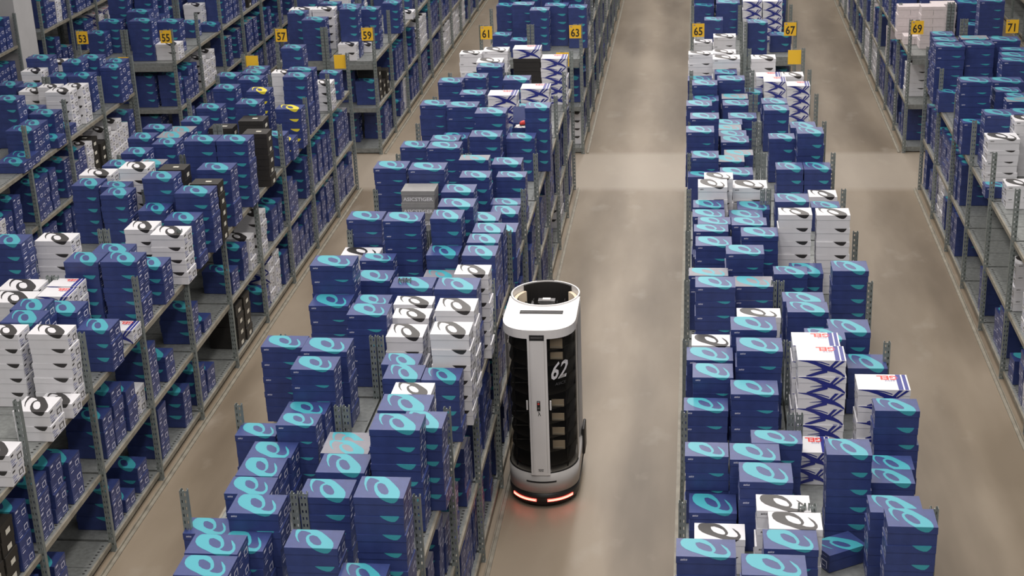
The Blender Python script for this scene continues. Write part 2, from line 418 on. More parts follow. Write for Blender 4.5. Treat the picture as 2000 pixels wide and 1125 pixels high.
STACKS = {
  '61': '2.05 -15.13 32 22 4b/2.04 -14.89 32 22 4b/1.78 -14.26 29 20 2b/2.16 -14.40 32 24 4b/2.13 -14.64 29 23 3b/1.98 -13.94 30 23 3b/1.98 -13.68 29 26 3b/1.99 -13.43 31 23 3b/1.81 -13.13 29 20 3b/2.13 -13.21 28 19 4b/2.07 -12.77 31 20 3b/1.77 -12.14 32 22 5b/2.11 -12.19 35 26 5b/2.10 -12.53 32 24 5b/1.86 -10.98 33 26 4b/2.29 -11.48 32 24 5b/2.21 -10.96 28 22 4b/1.84 -10.71 36 25 6b/2.11 -10.40 31 26 4b/2.05 -9.94 30 19 4b/1.79 -9.45 35 21 3w/1.79 -9.15 33 25 5b/2.23 -9.55 34 26 6b/2.15 -8.28 33 25 5y/1.81 -7.92 33 26 6b/2.19 -7.97 36 26 6b/2.17 -6.77 35 26 5b/2.06 -6.05 32 24 4b/1.75 -6.30 29 26 4b/2.09 -5.51 30 26 3b/1.77 -4.95 33 26 5b/2.12 -5.04 36 26 5b/1.79 -3.82 30 26 5b/2.08 -3.59 28 26 5b/2.16 -4.45 31 24 5b/1.83 -2.24 30 22 5w/2.15 -2.07 34 26 5w/2.19 -3.02 34 24 5b/2.15 -2.73 34 26 5w',
  '63': '2.94 -14.95 28 19 3b/2.62 -14.80 32 21 4b/3.01 -14.60 30 26 6b/2.56 -14.18 32 24 4b/2.59 -13.84 32 26 4b/2.49 -13.26 32 22 3s/2.56 -13.61 32 19 4s/2.94 -13.72 33 24 6b/2.89 -13.17 35 26 5b/2.90 -12.94 28 19 5w/3.06 -13.43 28 25 5b/2.73 -12.39 28 25 4b/2.67 -12.16 28 21 4b/3.02 -12.42 28 22 4b/2.61 -11.61 29 26 4w/2.59 -11.25 30 21 4w/2.56 -10.97 32 19 4w/3.03 -11.67 30 26 6w/3.06 -12.14 29 24 6w/2.48 -10.56 36 26 4b/2.97 -11.22 34 26 6b/2.62 -10.02 28 19 3s/3.05 -10.90 28 22 6w/2.62 -9.76 29 26 4b/3.00 -10.10 29 26 5b/2.99 -9.78 28 24 5b/3.00 -9.49 28 26 5b/3.07 -9.12 28 26 4b/2.62 -9.48 28 26 6b/2.85 -8.80 32 26 4b/2.99 -8.23 28 26 3b/2.97 -7.96 30 21 3b/2.66 -9.14 33 25 6b/2.55 -8.31 32 26 5b/2.65 -7.84 30 23 5b/2.56 -7.25 31 19 5s/2.87 -6.96 31 26 4b/2.97 -7.44 30 20 4b/2.56 -6.32 34 26 5b/2.91 -5.97 32 24 4b/2.84 -5.26 32 26 3b/2.60 -4.99 34 26 6g/2.90 -4.18 35 26 5g/2.99 -2.56 34 26 5g/2.63 -2.54 36 26 6G/2.62 -3.73 33 26 5b/2.79 -4.67 28 26 4b/3.07 -5.58 28 26 6b/2.56 -5.80 35 26 6b',
  '65': '4.94 -14.78 34 20 4b/5.31 -15.15 35 22 5b/5.03 -14.16 31 19 2w/5.47 -14.44 31 20 4w/5.41 -14.23 32 20 4w/5.43 -14.66 31 22 4b/4.99 -13.81 30 25 2b/5.32 -13.84 33 26 4b/5.26 -13.56 32 23 4b/4.95 -13.54 28 20 4b/5.41 -13.34 33 19 4b/5.29 -12.57 33 24 4b/4.95 -12.60 31 21 3b/5.00 -12.29 29 25 4b/4.98 -11.99 34 24 4b/5.00 -11.44 31 22 3w/5.34 -12.09 33 25 5b/5.31 -11.69 34 26 5b/5.37 -11.17 34 19 4w/5.03 -10.82 32 24 5b/5.35 -10.48 32 24 4s/4.98 -10.26 33 19 4s/5.29 -10.04 32 23 5b/5.03 -9.48 32 25 4b/5.43 -9.58 32 24 5b/5.01 -9.12 31 20 4b/5.04 -8.91 30 20 4b/5.36 -8.93 32 22 4b/5.35 -8.34 32 23 3b/4.99 -8.69 30 22 4b/4.99 -8.41 29 23 4b/5.43 -8.08 31 26 3b/5.40 -7.78 34 26 4w/5.03 -8.15 28 26 5w/5.09 -7.90 28 21 5w/5.28 -7.34 33 26 4b/4.95 -7.04 33 20 3b/5.23 -6.47 31 25 3s/5.33 -6.24 31 21 3s/4.96 -6.73 29 26 4b/5.30 -5.71 31 26 3b/5.28 -5.46 31 24 3b/5.23 -5.21 31 23 3s/5.24 -4.97 32 23 3b/4.91 -6.18 30 26 5b/4.96 -5.62 32 26 5b/5.41 -4.69 33 26 3b/5.35 -4.08 32 26 3b/5.34 -3.77 32 25 3s/4.90 -4.57 30 26 4b/4.98 -3.86 32 26 3b/4.97 -3.56 31 26 4b/4.91 -2.81 31 26 3b/5.30 -3.32 34 26 4b/5.24 -2.98 28 26 4b/4.92 -2.42 32 20 5w/5.25 -2.69 35 25 5w/5.23 -2.36 30 23 5w',
  '67': '6.12 -14.59 28 21 5b/6.08 -14.21 31 21 4b/6.21 -13.08 29 19 5b/5.84 -13.71 28 22 5b/6.13 -13.62 28 19 3b/6.15 -13.43 28 19 3b/5.66 -12.95 28 24 2g/6.16 -12.72 35 25 5g/5.75 -12.52 33 25 6g/5.73 -12.27 33 24 6g/6.15 -11.81 29 26 3b/6.05 -11.42 31 26 4b/5.83 -11.88 29 21 5b/5.76 -11.04 32 22 4b/5.74 -10.82 33 21 4b/5.83 -9.83 28 26 3b/5.67 -10.21 28 19 4b/6.14 -10.43 29 24 5b/5.75 -9.38 29 20 6w/6.08 -9.39 29 20 6w/5.79 -8.22 32 26 4b/6.16 -7.31 28 23 2w/6.16 -7.67 28 20 2b/5.85 -6.75 28 26 3b/6.14 -6.75 28 26 3b/5.80 -6.03 28 22 4b/6.09 -6.25 28 26 5b/6.06 -5.57 28 26 4b/5.80 -4.80 29 26 4b/5.79 -4.49 30 26 4b/5.57 -2.98 28 26 2b/5.87 -2.90 28 26 3g/5.80 -2.63 32 25 3g/6.12 -3.65 28 24 4g/5.75 -2.15 32 25 4w/6.11 -2.63 28 25 3w',
  '59': '-0.16 -11.96 32 20 5w/-0.40 -11.18 34 26 4b/-0.08 -11.26 28 25 3b/-0.12 -10.69 28 22 1g/-0.17 -10.31 33 26 5b/-0.13 -9.76 28 26 3b/-0.10 -9.24 32 26 4w/-0.43 -9.09 28 26 4w/-0.11 -8.82 31 26 4b/-0.49 -8.53 28 26 4b/-0.10 -12.53 28 26 2w/-0.09 -12.17 28 19 1w/-0.10 -13.26 28 22 2w/-0.12 -8.35 36 26 5b/-0.09 -8.08 29 19 5k/-0.14 -7.55 36 26 5b/-0.12 -6.90 35 26 6b/-0.08 -6.19 28 22 5k/-0.10 -4.63 32 22 4Y/-0.58 -4.23 28 24 5Y/-0.09 -5.12 30 26 2Y/-0.54 -4.83 29 26 5b/-0.11 -5.38 28 22 3b/-0.15 -3.98 31 26 6b/-0.17 -3.65 34 19 6b/-0.14 -2.24 28 19 3b/-0.13 -2.82 28 26 3w/-0.61 -2.33 30 24 6b/-0.52 -3.26 28 22 5w/-0.53 -11.97 28 21 5w/-0.51 -10.32 31 26 5b/-0.48 -9.73 34 23 4b/-0.58 -10.85 28 21 4g/-0.59 -10.62 28 19 4g/-0.54 -11.44 28 24 5b/-0.49 -11.70 31 26 5b/-0.48 -6.90 35 26 6b/-0.42 -5.16 30 26 4k/-0.49 -8.26 32 26 6b/-0.60 -7.57 28 21 5k',
  '57': '-0.99 -9.79 34 23 5w/-1.25 -10.20 31 26 6b/-0.96 -10.68 36 26 4w/-0.91 -10.97 36 26 4w/-0.99 -4.59 30 23 2k/-1.29 -4.07 32 26 3b/-1.39 -2.88 30 26 4b/-1.01 -3.08 31 26 4b/-1.24 -2.19 32 25 3b/-1.26 -1.95 31 21 3b/-1.22 -3.55 30 26 4b/-1.00 -6.58 28 26 5b/-1.04 -6.31 28 26 5s/-1.16 -5.63 30 26 4s/-1.36 -6.35 28 26 5b/-1.33 -5.96 28 22 5b/-1.22 -6.95 28 26 5b/-0.87 -7.92 30 25 6w/-1.36 -7.75 34 24 5w/-1.26 -7.42 28 24 5b/-0.90 -7.38 28 20 5s/-1.33 -8.10 28 26 5b/-0.91 -8.41 28 26 5b/-1.01 -8.17 28 19 5b/-1.30 -4.70 28 26 3b',
  '55': '-3.43 -3.67 33 26 4w/-3.34 -3.41 28 24 4w/-3.48 -2.79 32 26 4b/-3.54 -2.25 32 26 5b/-3.30 -1.96 28 26 4b/-3.23 -2.30 28 26 4b/-3.40 -4.31 33 26 3b/-3.35 -4.83 28 26 3b/-3.36 -5.10 35 26 3b/-3.33 -4.00 28 19 1b/-3.26 -4.57 29 25 1b/-3.29 -5.64 35 26 1b/-3.30 -5.37 33 26 1b/-3.67 -3.43 28 20 4w/-3.75 -4.56 33 26 5b/-3.79 -2.80 28 26 4b/-3.67 -2.52 28 26 5b/-3.68 -4.06 28 22 3b',
  '53': '-4.05 -3.13 32 26 3w/-4.28 -2.23 34 26 5b/-4.16 -1.95 29 26 4w/-4.29 -2.49 29 25 4w/-4.55 -2.77 28 26 3b/-4.20 -2.86 28 26 3b',
  '69': '8.08 -2.65 36 26 6b/8.07 -2.33 30 26 6b/8.46 -2.56 36 26 6b/8.45 -2.25 35 23 6s/8.09 -4.53 35 26 6b/8.04 -4.99 28 19 3b/8.05 -3.09 28 20 2b/8.15 -6.07 33 26 4w/8.04 -6.61 28 19 1b/8.09 -1.98 28 26 6b/8.19 -6.94 29 25 2w/8.55 -4.05 36 26 5b/8.47 -4.52 29 22 5b/8.52 -4.99 30 20 5s/8.55 -4.79 28 20 5b/8.19 -5.54 31 26 5b/8.45 -5.80 29 26 5w/8.49 -5.51 28 26 5b',
  '71': '8.82 -2.34 36 26 6b/8.85 -2.95 36 19 6b/8.79 -3.26 36 26 6b/8.75 -3.53 36 21 6b',
  'F53': '-4.41 0.89 36 26 4b/-4.54 0.60 28 26 3b/-3.98 1.03 36 26 5b',
  'F55': '-3.68 0.29 36 26 5b/-3.43 0.83 36 26 4b/-3.77 0.56 35 26 2w/-3.31 0.33 36 26 2w/-3.50 1.97 28 26 2b/-3.30 2.42 32 26 1b',
  'F57': '-0.92 0.20 36 26 5b/-1.32 0.74 28 26 5b/-1.32 1.01 36 26 5w/-0.96 1.02 34 26 5w',
  'F59': '-0.59 1.21 31 26 5b/-0.40 0.37 28 26 6b/-0.23 0.97 32 26 5b/-0.42 0.14 28 19 2w/-0.28 0.70 28 19 1w/-0.09 2.11 28 26 4b/-0.09 3.26 28 26 1w',
  'F61': '1.83 1.75 28 26 4b/2.18 1.16 33 26 5b/1.89 0.69 28 26 2b/2.21 0.29 28 25 2b',
  'F63': '2.48 0.71 29 26 5b/2.71 1.05 36 26 5b/3.05 0.88 28 26 5b',
  'F65': '5.12 1.02 28 26 3b/5.35 1.71 36 26 4b/4.96 0.59 28 24 1w/5.28 0.38 33 26 2w',
  'F67': '5.71 1.18 29 26 5g/6.01 1.16 29 26 5g/5.75 0.18 30 26 4b/6.11 0.45 31 24 2b',
  'F69': '8.08 1.23 36 26 4p/8.32 0.57 34 26 5p/8.60 1.40 36 26 4p/8.12 0.87 32 26 1p',
  'F71': '8.97 1.44 33 26 4b/9.10 0.28 35 26 6b/9.00 0.99 28 26 2b',
}

rnd = random.Random(7)
ORI = lambda n: 'B' if n in (61, 65, 69, 71) else 'A'
BOX = []   # one record per box: type, ori, top?, matrix parts, naming info
def stack(n, far, x, y, w, d, cnt, t, zbase, lane, level, rot=0):
    ori = ORI(n)
    for k in range(cnt):
        top = k == cnt-1
        tt = t
        if t == 's' and k < cnt-2: tt = 'b'
        if t == 'G': tt = 'g' if top else 'k'  # black boxes below stand in for a dark, hollow open-ended box
        jx, jy, jr = (0, 0, 0) if top else (rnd.uniform(-.007, .007), rnd.uniform(-.006, .003), rnd.uniform(-.012, .012))
        BOX.append(dict(t=tt, ori=ori, top=top, x=x+jx, y=y+jy, z=zbase+.0045+k*H, r=rot+jr, w=w, d=d, n=n, far=far, lane=lane, level=level, k=cnt-1-k, sk=(n, far, round(x, 3), round(y, 3), round(zbase, 2))))
top_y = {}
for key, s in STACKS.items():
    far = key[0] == 'F'; n = int(key.strip('F')); x0, x1 = half_x(n)
    for e in s.split('/'):
        a = e.split(); x, y, w, d = float(a[0]), float(a[1]), float(a[2])/100, float(a[3])/100
        cnt, t = int(a[4][:-1]), a[4][-1]
        inner = (abs(x-(x1 if not face_right(n) else x0)) < HALF/2)
        stack(n, far, x, y, w, d, cnt, t, HT, 'inner' if inner else 'aisle-side', 'top shelf')
        if far: top_y[n] = max(top_y.get(n, 0), y+d/2)

# the stack that carries the opened box
stack(63, False, 2.906, -5.385, .32, .20, 3, 'b', HT, 'aisle-side', 'top shelf')

# a box lying skewed on the bare deck near the front of the right-centre rack
BOX.append(dict(t='b', ori='A', top=True, x=5.775, y=-14.054, z=HT+.0045, r=.55, w=.28, d=.19, n=67, far=False, lane='aisle-side', level='top shelf', k=0, sk='skew'))

PICK = 'b'*30+'w'*4+'k'+'s'*2+'g'
PICKW = 'b'*10+'w'*9+'p'*2
def clear(x, y, w, d, n, far):
    for b_ in BOX:
        if b_['n'] == n and b_['far'] == far and b_['top'] and b_['level'] == 'top shelf' and abs(b_['x']-x) < (b_['w']+w)/2-.01 and abs(b_['y']-y) < (b_['d']+d)/2-.01: return False
    return True
# top shelves of the far block behind the transcribed stacks
for n in (51, 53, 55, 57, 59, 61, 63, 65, 67, 69, 71):
    x0, x1 = half_x(n); y = max(top_y.get(n, 0), 2.6 if n == 51 else 0)+.3
    while y < (13.4 if n != 51 else 11):
        t0 = rnd.choice(PICK)
        for lane in (0, 1):
            if rnd.random() < .12: continue
            xx = x0+.175+lane*.36 + (.03 if lane == 0 and face_right(n) else 0)
            if xx+.165 > x1: xx = x1-.17
            t = t0 if rnd.random() < .7 else 'b'
            if clear(xx, y, .33, .22, n, True):
                cnt = rnd.choice((3, 4, 5, 5, 6, 7)) if n not in (57, 59) else rnd.choice((4, 5, 6, 7))
                stack(n, True, xx, y, rnd.uniform(.31, .335), rnd.uniform(.21, .225), cnt, t, HT, 'aisle-side' if (lane == 1) == face_right(n) else 'inner', 'top shelf', rnd.uniform(-.02, .02))
        y += rnd.choice((.235, .24, .25, .42))
# lower shelves, seen through the faces of the racks
def fill(n, far, ya, yb, z, level, dens, only=None, inner=False):
    x0, x1 = half_x(n); xf = (x1-.18) if face_right(n) else (x0+.18)
    if inner: xf = (x0+.20) if face_right(n) else (x1-.20)
    y = yb-.17; t0 = 'b'
    nb = 0
    while y > ya+.14:
        ky = (yb-y)/BAY
        nearpost = abs((y-ya) % BAY-.0) < .10
        if rnd.random() < .3: t0 = rnd.choice(PICKW if n == 69 else PICK)
        if rnd.random() < dens:
            cnt = rnd.choice((2, 3, 4, 4, 5, 5)) if dens < .85 else rnd.choice((3, 4, 5, 5))
            if z < .2: cnt = min(cnt, 4)
            dd = rnd.uniform(.2, .225)
            stack(n, far, xf+rnd.uniform(-.03, .0)*(1 if face_right(n) else -1), y, rnd.uniform(.31, .335), dd, min(cnt, 4 if z > .2 else 4), t0, z, 'aisle-side' if not inner else 'inner', level, rnd.uniform(-.03, .03))
            y -= dd+.028
        else: y -= rnd.choice((.25, .4))
# near-left rack face is transcribed bay by bay (k counted from the passage): (offset from near post, count, type)
L59 = {'mid': {9: [(.2, 4, 'b'), (.5, 4, 'b'), (.8, 3, 'b')], 8: [(.32, 3, 'b'), (.58, 4, 'b'), (.85, 3, 'b'), (1.1, 2, 'w')], 7: [(.22, 4, 'b'), (.62, 2, 'b')], 6: [(.25, 3, 'b'), (.55, 1, 'b')],
               5: [(.35, 2, 'b'), (.75, 3, 'b'), (1.05, 3, 'w')], 4: [(.3, 4, 'w'), (.8, 3, 'b'), (1.06, 3, 'b')]},
       'base': {9: [(.3, 3, 'b')], 8: [(.25, 3, 'b'), (.55, 1, 'b'), (.9, 2, 'b')], 7: [(.30, 4, 'b'), (.95, 3, 'b')], 6: [(.2, 3, 'b'), (.5, 2, 'b')],
                5: [(.35, 4, 'k'), (.62, 4, 'k')], 4: [(.15, 2, 'b'), (.45, 4, 'g'), (.72, 4, 'w'), (1.05, 3, 'b')]}}
x0, x1 = half_x(59)
for lv, z in (('mid', HM), ('base', BASEZ)):
    for k, items in L59[lv].items():
        for off, cnt, t in items:
            stack(59, False, x1-.19+rnd.uniform(-.02, 0), -GAP-k*BAY+off-.02+.06, .33, .22, cnt, t, z, 'aisle-side', 'middle shelf' if lv == 'mid' else 'lowest shelf', rnd.uniform(-.04, .04))
    fill(59, False, -GAP-3*BAY, -GAP, z, 'middle shelf' if lv == 'mid' else 'lowest shelf', .95)
    fill(59, False, -GAP-12*BAY, -GAP-9*BAY, z, 'middle shelf' if lv == 'mid' else 'lowest shelf', .7)
for z, lv in ((HM, 'middle shelf'), (BASEZ, 'lowest shelf')):
    for n in (55, 63): fill(n, False, -GAP-12*BAY, -GAP, z, lv, .85)
    fill(65, False, -GAP-12*BAY, -GAP, z, lv, .9)
    fill(69, False, -GAP-2.6*BAY, -GAP, z, lv, .95); fill(69, False, -GAP-12*BAY, -GAP-2.9*BAY, z, lv, .28)
    for n in (55, 59, 63, 65, 69): fill(n, True, .1, 13.2, z, lv, .8)
    for n in (53, 57, 61, 67, 71): fill(n, True, .1, 1.2, z, lv, .9)
    for n in (53, 55, 57, 59, 61, 63, 65, 67, 71): fill(n, True, .1, .65, z, lv, 1.0, inner=True)
    fill(51, True, 2.6, 11, z, lv, .8); fill(51, False, -5.5, 1.4, z, lv, .9)
fill(51, False, -5.5, 1.4, HT, 'top shelf', 1.0)

# who is seen: one ray per few pixels against the plain hulls of boxes and decks
vv, ff, own = [], [], []
def hull(x, y, z, w, d, h, r, o):
    i = len(vv); c, s = math.cos(r), math.sin(r)
    for dz in (0, h):
        for a, b_ in ((-1, -1), (1, -1), (1, 1), (-1, 1)):
            px, py = a*w/2, b_*d/2; vv.append((x+c*px-s*py, y+s*px+c*py, z+dz))
    for q in ((0, 3, 2, 1), (4, 5, 6, 7), (0, 1, 5, 4), (1, 2, 6, 5), (2, 3, 7, 6), (3, 0, 4, 7)): ff.append(tuple(i+a for a in q)); own.append(o)
for i, b_ in enumerate(BOX): hull(b_['x'], b_['y'], b_['z'], b_['w'], b_['d'], BH, b_['r'], i)
for n in (53, 55, 57, 59, 61, 63, 65, 67, 69, 71):
    x0, x1 = half_x(n)
    for z in (BASEZ, HM, HT):
        hull((x0+x1)/2, YN/2-GAP/2, z-.04, HALF, -YN-GAP, .04, 0, -1); hull((x0+x1)/2, 7, z-.04, HALF, 14, .04, 0, -1)
hull(3.56, -10.35, 0, .6, 1.1, 1.7, 0, -1); hull(3, 0, -.1, 60, 80, .1, 0, -1)
tree = BVHTree.FromPolygons([Vector(p) for p in vv], ff)
hits = [0]*len(BOX); org = Vector(CAM_LOC); STEP = 4
for py in range(2, 1125, STEP):
    for px in range(2, 2000, STEP):
        dr = f_+r*((px-1000)/FOCAL_PX)+d_*((py-562.5)/FOCAL_PX)
        loc, nn, ix, ds = tree.ray_cast(org, dr)
        if ix is not None and own[ix] >= 0: hits[own[ix]] += 1

# stack numbering for the labels: counted from the front end of each lane / shelf
order = {}
for b_ in BOX:
    if b_['k'] == 0: order.setdefault((b_['n'], b_['far'], b_['lane'], b_['level']), []).append((b_['y'], b_['x'], b_['sk']))
num = {}
for k, v in order.items():
    v.sort(key=lambda q: (q[0], q[1]))
    for i, q in enumerate(v): num[q[2], k[2]] = i+1
ORD = 'zeroth first second third fourth fifth sixth seventh eighth ninth tenth eleventh twelfth thirteenth fourteenth fifteenth sixteenth seventeenth eighteenth nineteenth'.split()
TENS = {2: 'twent', 3: 'thirt', 4: 'fort', 5: 'fift', 6: 'sixt', 7: 'sevent', 8: 'eight', 9: 'ninet'}
def ordn(i):
    if i < 20: return ORD[i]
    return TENS[i//10]+('ieth' if i % 10 == 0 else 'y-'+ORD[i % 10])
KIND = {'b': 'navy', 's': 'grey-topped navy', 'Y': 'navy yellow-printed', 'w': 'white', 'g': 'white blue-striped', 'k': 'black', 'y': 'grey lettered', 'p': 'pale plain'}
GROUP = {'b': 'navy shoe boxes with turquoise print', 's': 'navy shoe boxes with grey tops', 'Y': 'navy shoe boxes with yellow print', 'w': 'white shoe boxes with black print',
         'g': 'white shoe boxes with crossing blue stripes', 'k': 'black shoe boxes with cream labels', 'y': 'grey shoe boxes with white lettering', 'p': 'pale plain shoe boxes'}
SHORT = {51: 'corner rack far left', 53: 'leftmost rack left half', 55: 'leftmost rack right half', 57: 'left-centre rack left half', 59: 'left-centre rack right half',
         61: 'robot-side rack left half', 63: 'robot-side rack right half', 65: 'right-centre rack left half', 67: 'right-centre rack right half', 69: 'rightmost rack left half', 71: 'rightmost rack right half'}
NAME = {'b': 'navy_shoe_box', 's': 'grey_topped_shoe_box', 'Y': 'yellow_printed_shoe_box', 'w': 'white_shoe_box', 'g': 'striped_shoe_box', 'k': 'black_shoe_box', 'y': 'grey_shoe_box', 'p': 'pale_shoe_box'}
chosen = set()
for t in STYLE:
    ids = sorted([i for i, b_ in enumerate(BOX) if b_['t'] == t and hits[i] > 0], key=lambda i: -hits[i])[:300]
    chosen |= set(ids)
for i in sorted(chosen):
    b_ = BOX[i]; t = b_['t']
    root = link(NAME[t], None, None, (b_['x'], b_['y'], b_['z']), b_['r'], (b_['w']/BW, b_['d']/BD, 1))
    bo, li = MESH[(t, b_['ori'])]
    link('body', bo, root); link('lid', li, root)
    st = num.get((b_['sk'], b_['lane']), 1)
    where = SHORT[b_['n']] if not b_['far'] else ('rack signed '+WORDS[b_['n']])
    pos = 'top' if b_['k'] == 0 else ordn(b_['k']+1)+' from top'
    lv = {'top shelf': '', 'middle shelf': ' middle-shelf', 'lowest shelf': ' lowest-shelf'}[b_['level']]
    lab = '%s box, %s of %s %s%s stack, %s' % (KIND[t], pos, ordn(st), b_['lane'], lv, where)
    if b_['sk'] == 'skew': lab = 'navy shoe box lying skewed alone on bare deck, right-centre rack near the front'
    tag(root, lab, 'shoe box', GROUP[t])
# the rest of each kind as one object
for t in STYLE:
    V, Fc, Mi = [], [], []; off = 0
    tmpl = {}
    for i, b_ in enumerate(BOX):
        if b_['t'] != t or i in chosen: continue
        key = (t, b_['ori'], b_['top'])
        if key not in tmpl: m_ = LOW[key]; tmpl[key] = (np.array(m_.v), m_.f, m_.m)
        tv, tf, tm = tmpl[key]; c, s = math.cos(b_['r']), math.sin(b_['r'])
        a = tv*np.array([b_['w']/BW, b_['d']/BD, 1]); q = np.empty_like(a)
        q[:, 0] = c*a[:, 0]-s*a[:, 1]+b_['x']; q[:, 1] = s*a[:, 0]+c*a[:, 1]+b_['y']; q[:, 2] = a[:, 2]+b_['z']
        V.append(q); Fc += [tuple(off+k for k in f) for f in tf]; Mi += tm; off += len(tv)
    if not V: continue
    mb = MB(); mb.v = np.concatenate(V).tolist(); mb.f = Fc; mb.m = Mi
    tag(link(NAME[t]+'es', mb.mesh('shoe_boxes')), 'remaining %s shoe boxes stacked deep in the racks' % KIND[t], 'shoe boxes', None, 'stuff')
print('BOXES', len(BOX), 'chosen', len(chosen), {t: sum(1 for b_ in BOX if b_['t'] == t) for t in STYLE}, {t: sum(1 for i in chosen if BOX[i]['t'] == t) for t in STYLE})

# ---------------------------------------------------------------- signs
def sign(n, x, y, z, text, back=False):
    root = link('aisle_sign', None, None, (x, y, z))
    w, h = .088, .098
    mb = MB(); mb.box(-w, w, -.004, 0, -h, h, 'sign'); mb.box(-.03, .03, 0, .006, h*.2, h*1.15, 'steel')
    link('plate', mb.mesh('plate'), root)
    s = 1 if back else -1; fy = .001 if back else -.0046
    mb = MB(); put_text(mb, text, .165, 'black', lambda a, b_: ((a*.82 if not back else -a*.82), fy, b_-.022), .0035)
    mb.box(-w+.018, -w+.045, fy-.0002, fy, h-.03, h-.016, 'dim')
    link('number', mb.mesh('number'), root)
    if back: tag(root, 'blank yellow sign back on the passage-end post, %s' % SHORT[n], 'sign', 'yellow signs seen from behind')
    else: tag(root, 'yellow sign reading %s on a far-block rack end' % WORDS[n], 'sign', 'yellow numbered aisle signs')
for n in (53, 55, 57, 59, 61, 63, 65, 67, 69, 71):
    x0, x1 = half_x(n); x = x1-.075 if face_right(n) else x0+.085
    sign(n, x, -.034, 1.89, str(n))
for n, dx in ((55, -.11), (57, .11), (59, -.11), (63, -.12), (67, -.11), (69, .10)):
    x0, x1 = half_x(n); sign(n, (x1 if face_right(n) else x0)+dx, -GAP+.035, 1.87, str(n-1 if n % 4 == 3 else n-1), back=True)

# ---------------------------------------------------------------- opened box on the robot-side rack
ox, oy, oz = 2.906, -5.391, HT+.0045+3*H
root = link('opened_shoe_box', None, None, (ox, oy, oz), .05)
mb = MB(); w, d, h, t_ = .16, .11, .085, .004
mb.box(-w, w, -d, d, 0, t_, 'navy'); mb.box(-w, w, -d, -d+t_, t_, h, 'navy'); mb.box(-w, w, d-t_, d, t_, h, 'navy'); mb.box(-w, -w+t_, -d+t_, d-t_, t_, h, 'navy'); mb.box(w-t_, w, -d+t_, d-t_, t_, h, 'navy')
link('body', mb.mesh('body'), root)
mb = MB()
bm = bmesh.new(); bmesh.ops.create_icosphere(bm, subdivisions=3, radius=1)
rr = random.Random(3)
for v in bm.verts:
    k = 1+.12*rr.uniform(-1, 1); v.co = Vector((v.co.x*.14*k, v.co.y*.09*k, .06+v.co.z*.045*k))
me = bpy.data.meshes.new('tissue'); bm.to_mesh(me); bm.free(); me.materials.append(M['tissue']); link('tissue', me, root)
lidp = link('lid', None, root, (0, d, h)); bpy.data.objects.remove(lidp)
mb = MB(); mb.box(-w-.002, w+.002, 0, .004, 0, .2, 'navy'); mb.box(-w-.002, -w+.002, .004, .04, 0, .2, 'navy'); mb.box(w-.002, w+.002, .004, .04, 0, .2, 'navy')
lo = link('lid', mb.mesh('lid'), root, (0, d+.004, h-.01)); lo.rotation_euler = (-.35, 0, 0)
tag(root, 'opened navy shoe box with raised lid and white tissue on robot-side rack', 'shoe box')
# red shoe lying in the tissue
bm = bmesh.new(); bmesh.ops.create_uvsphere(bm, u_segments=14, v_segments=10, radius=1)
for v in bm.verts:
    x = v.co.x; hgt = .030+.022*max(0, -x); v.co = Vector((x*.085, v.co.y*(.030+.008*max(0, x)), max(v.co.z, -.5)*hgt))
me = bpy.data.meshes.new('upper'); bm.to_mesh(me); bm.free(); me.materials.append(M['red'])
sh = link('running_shoe', None, None, (ox+.0, oy-.01, oz+.115), .5)
link('upper', me, sh); mb = MB(); mb.prism([(.084*math.cos(a), .034*math.sin(a)) for a in np.linspace(0, 2*math.pi, 18)[:-1]], -.018, -.008, 'black'); link('sole', mb.mesh('sole'), sh)
tag(sh, 'red and black running shoe lying in the tissue of the opened box', 'shoe')

# ---------------------------------------------------------------- robot
RX, RR = 3.56, .305; YF = -10.615; YB = -10.09      # centres of the front and rear half circles
def stadium(r_, n=24, yf=YF, yb=YB, x=0, front=True):
    pts = []
    for i in range(n+1):
        a = math.pi+math.pi*i/n; pts.append((r_*math.cos(a), yf+r_*math.sin(a)-YF))
    for i in range(n+1):
        a = math.pi*i/n; pts.append((r_*math.cos(a), yb+r_*math.sin(a)-YF))
    return pts
rob = link('mobile_picking_robot', None, None, (RX, YF, 0))
tag(rob, 'tall white rounded warehouse robot numbered 62 with smoked windows and red base lights', 'robot')
def rp(name, mb, parent=rob, smooth=False, loc=(0, 0, 0)):
    o = link(name, mb.mesh(name), parent, loc)
    if smooth:
        for p in o.data.polygons: p.use_smooth = abs(p.normal.z) < .5
    return o
mb = MB(); mb.prism(stadium(RR-.03), .02, .05, 'rubber'); mb.prism(stadium(RR-.004), .05, .155, 'rubber'); mb.prism(stadium(RR+.004), .115, .125, 'rubber')
skirt = rp('base_skirt', mb, smooth=True)
mb = MB()
for s in (-1, 1):
    for yy in (.15, .45): mb.prism([(s*.2+.02*math.cos(a), yy+.03*math.sin(a)) for a in np.linspace(0, 6.283, 13)[:-1]], 0, .03, 'rubber')
rp('castor', mb)
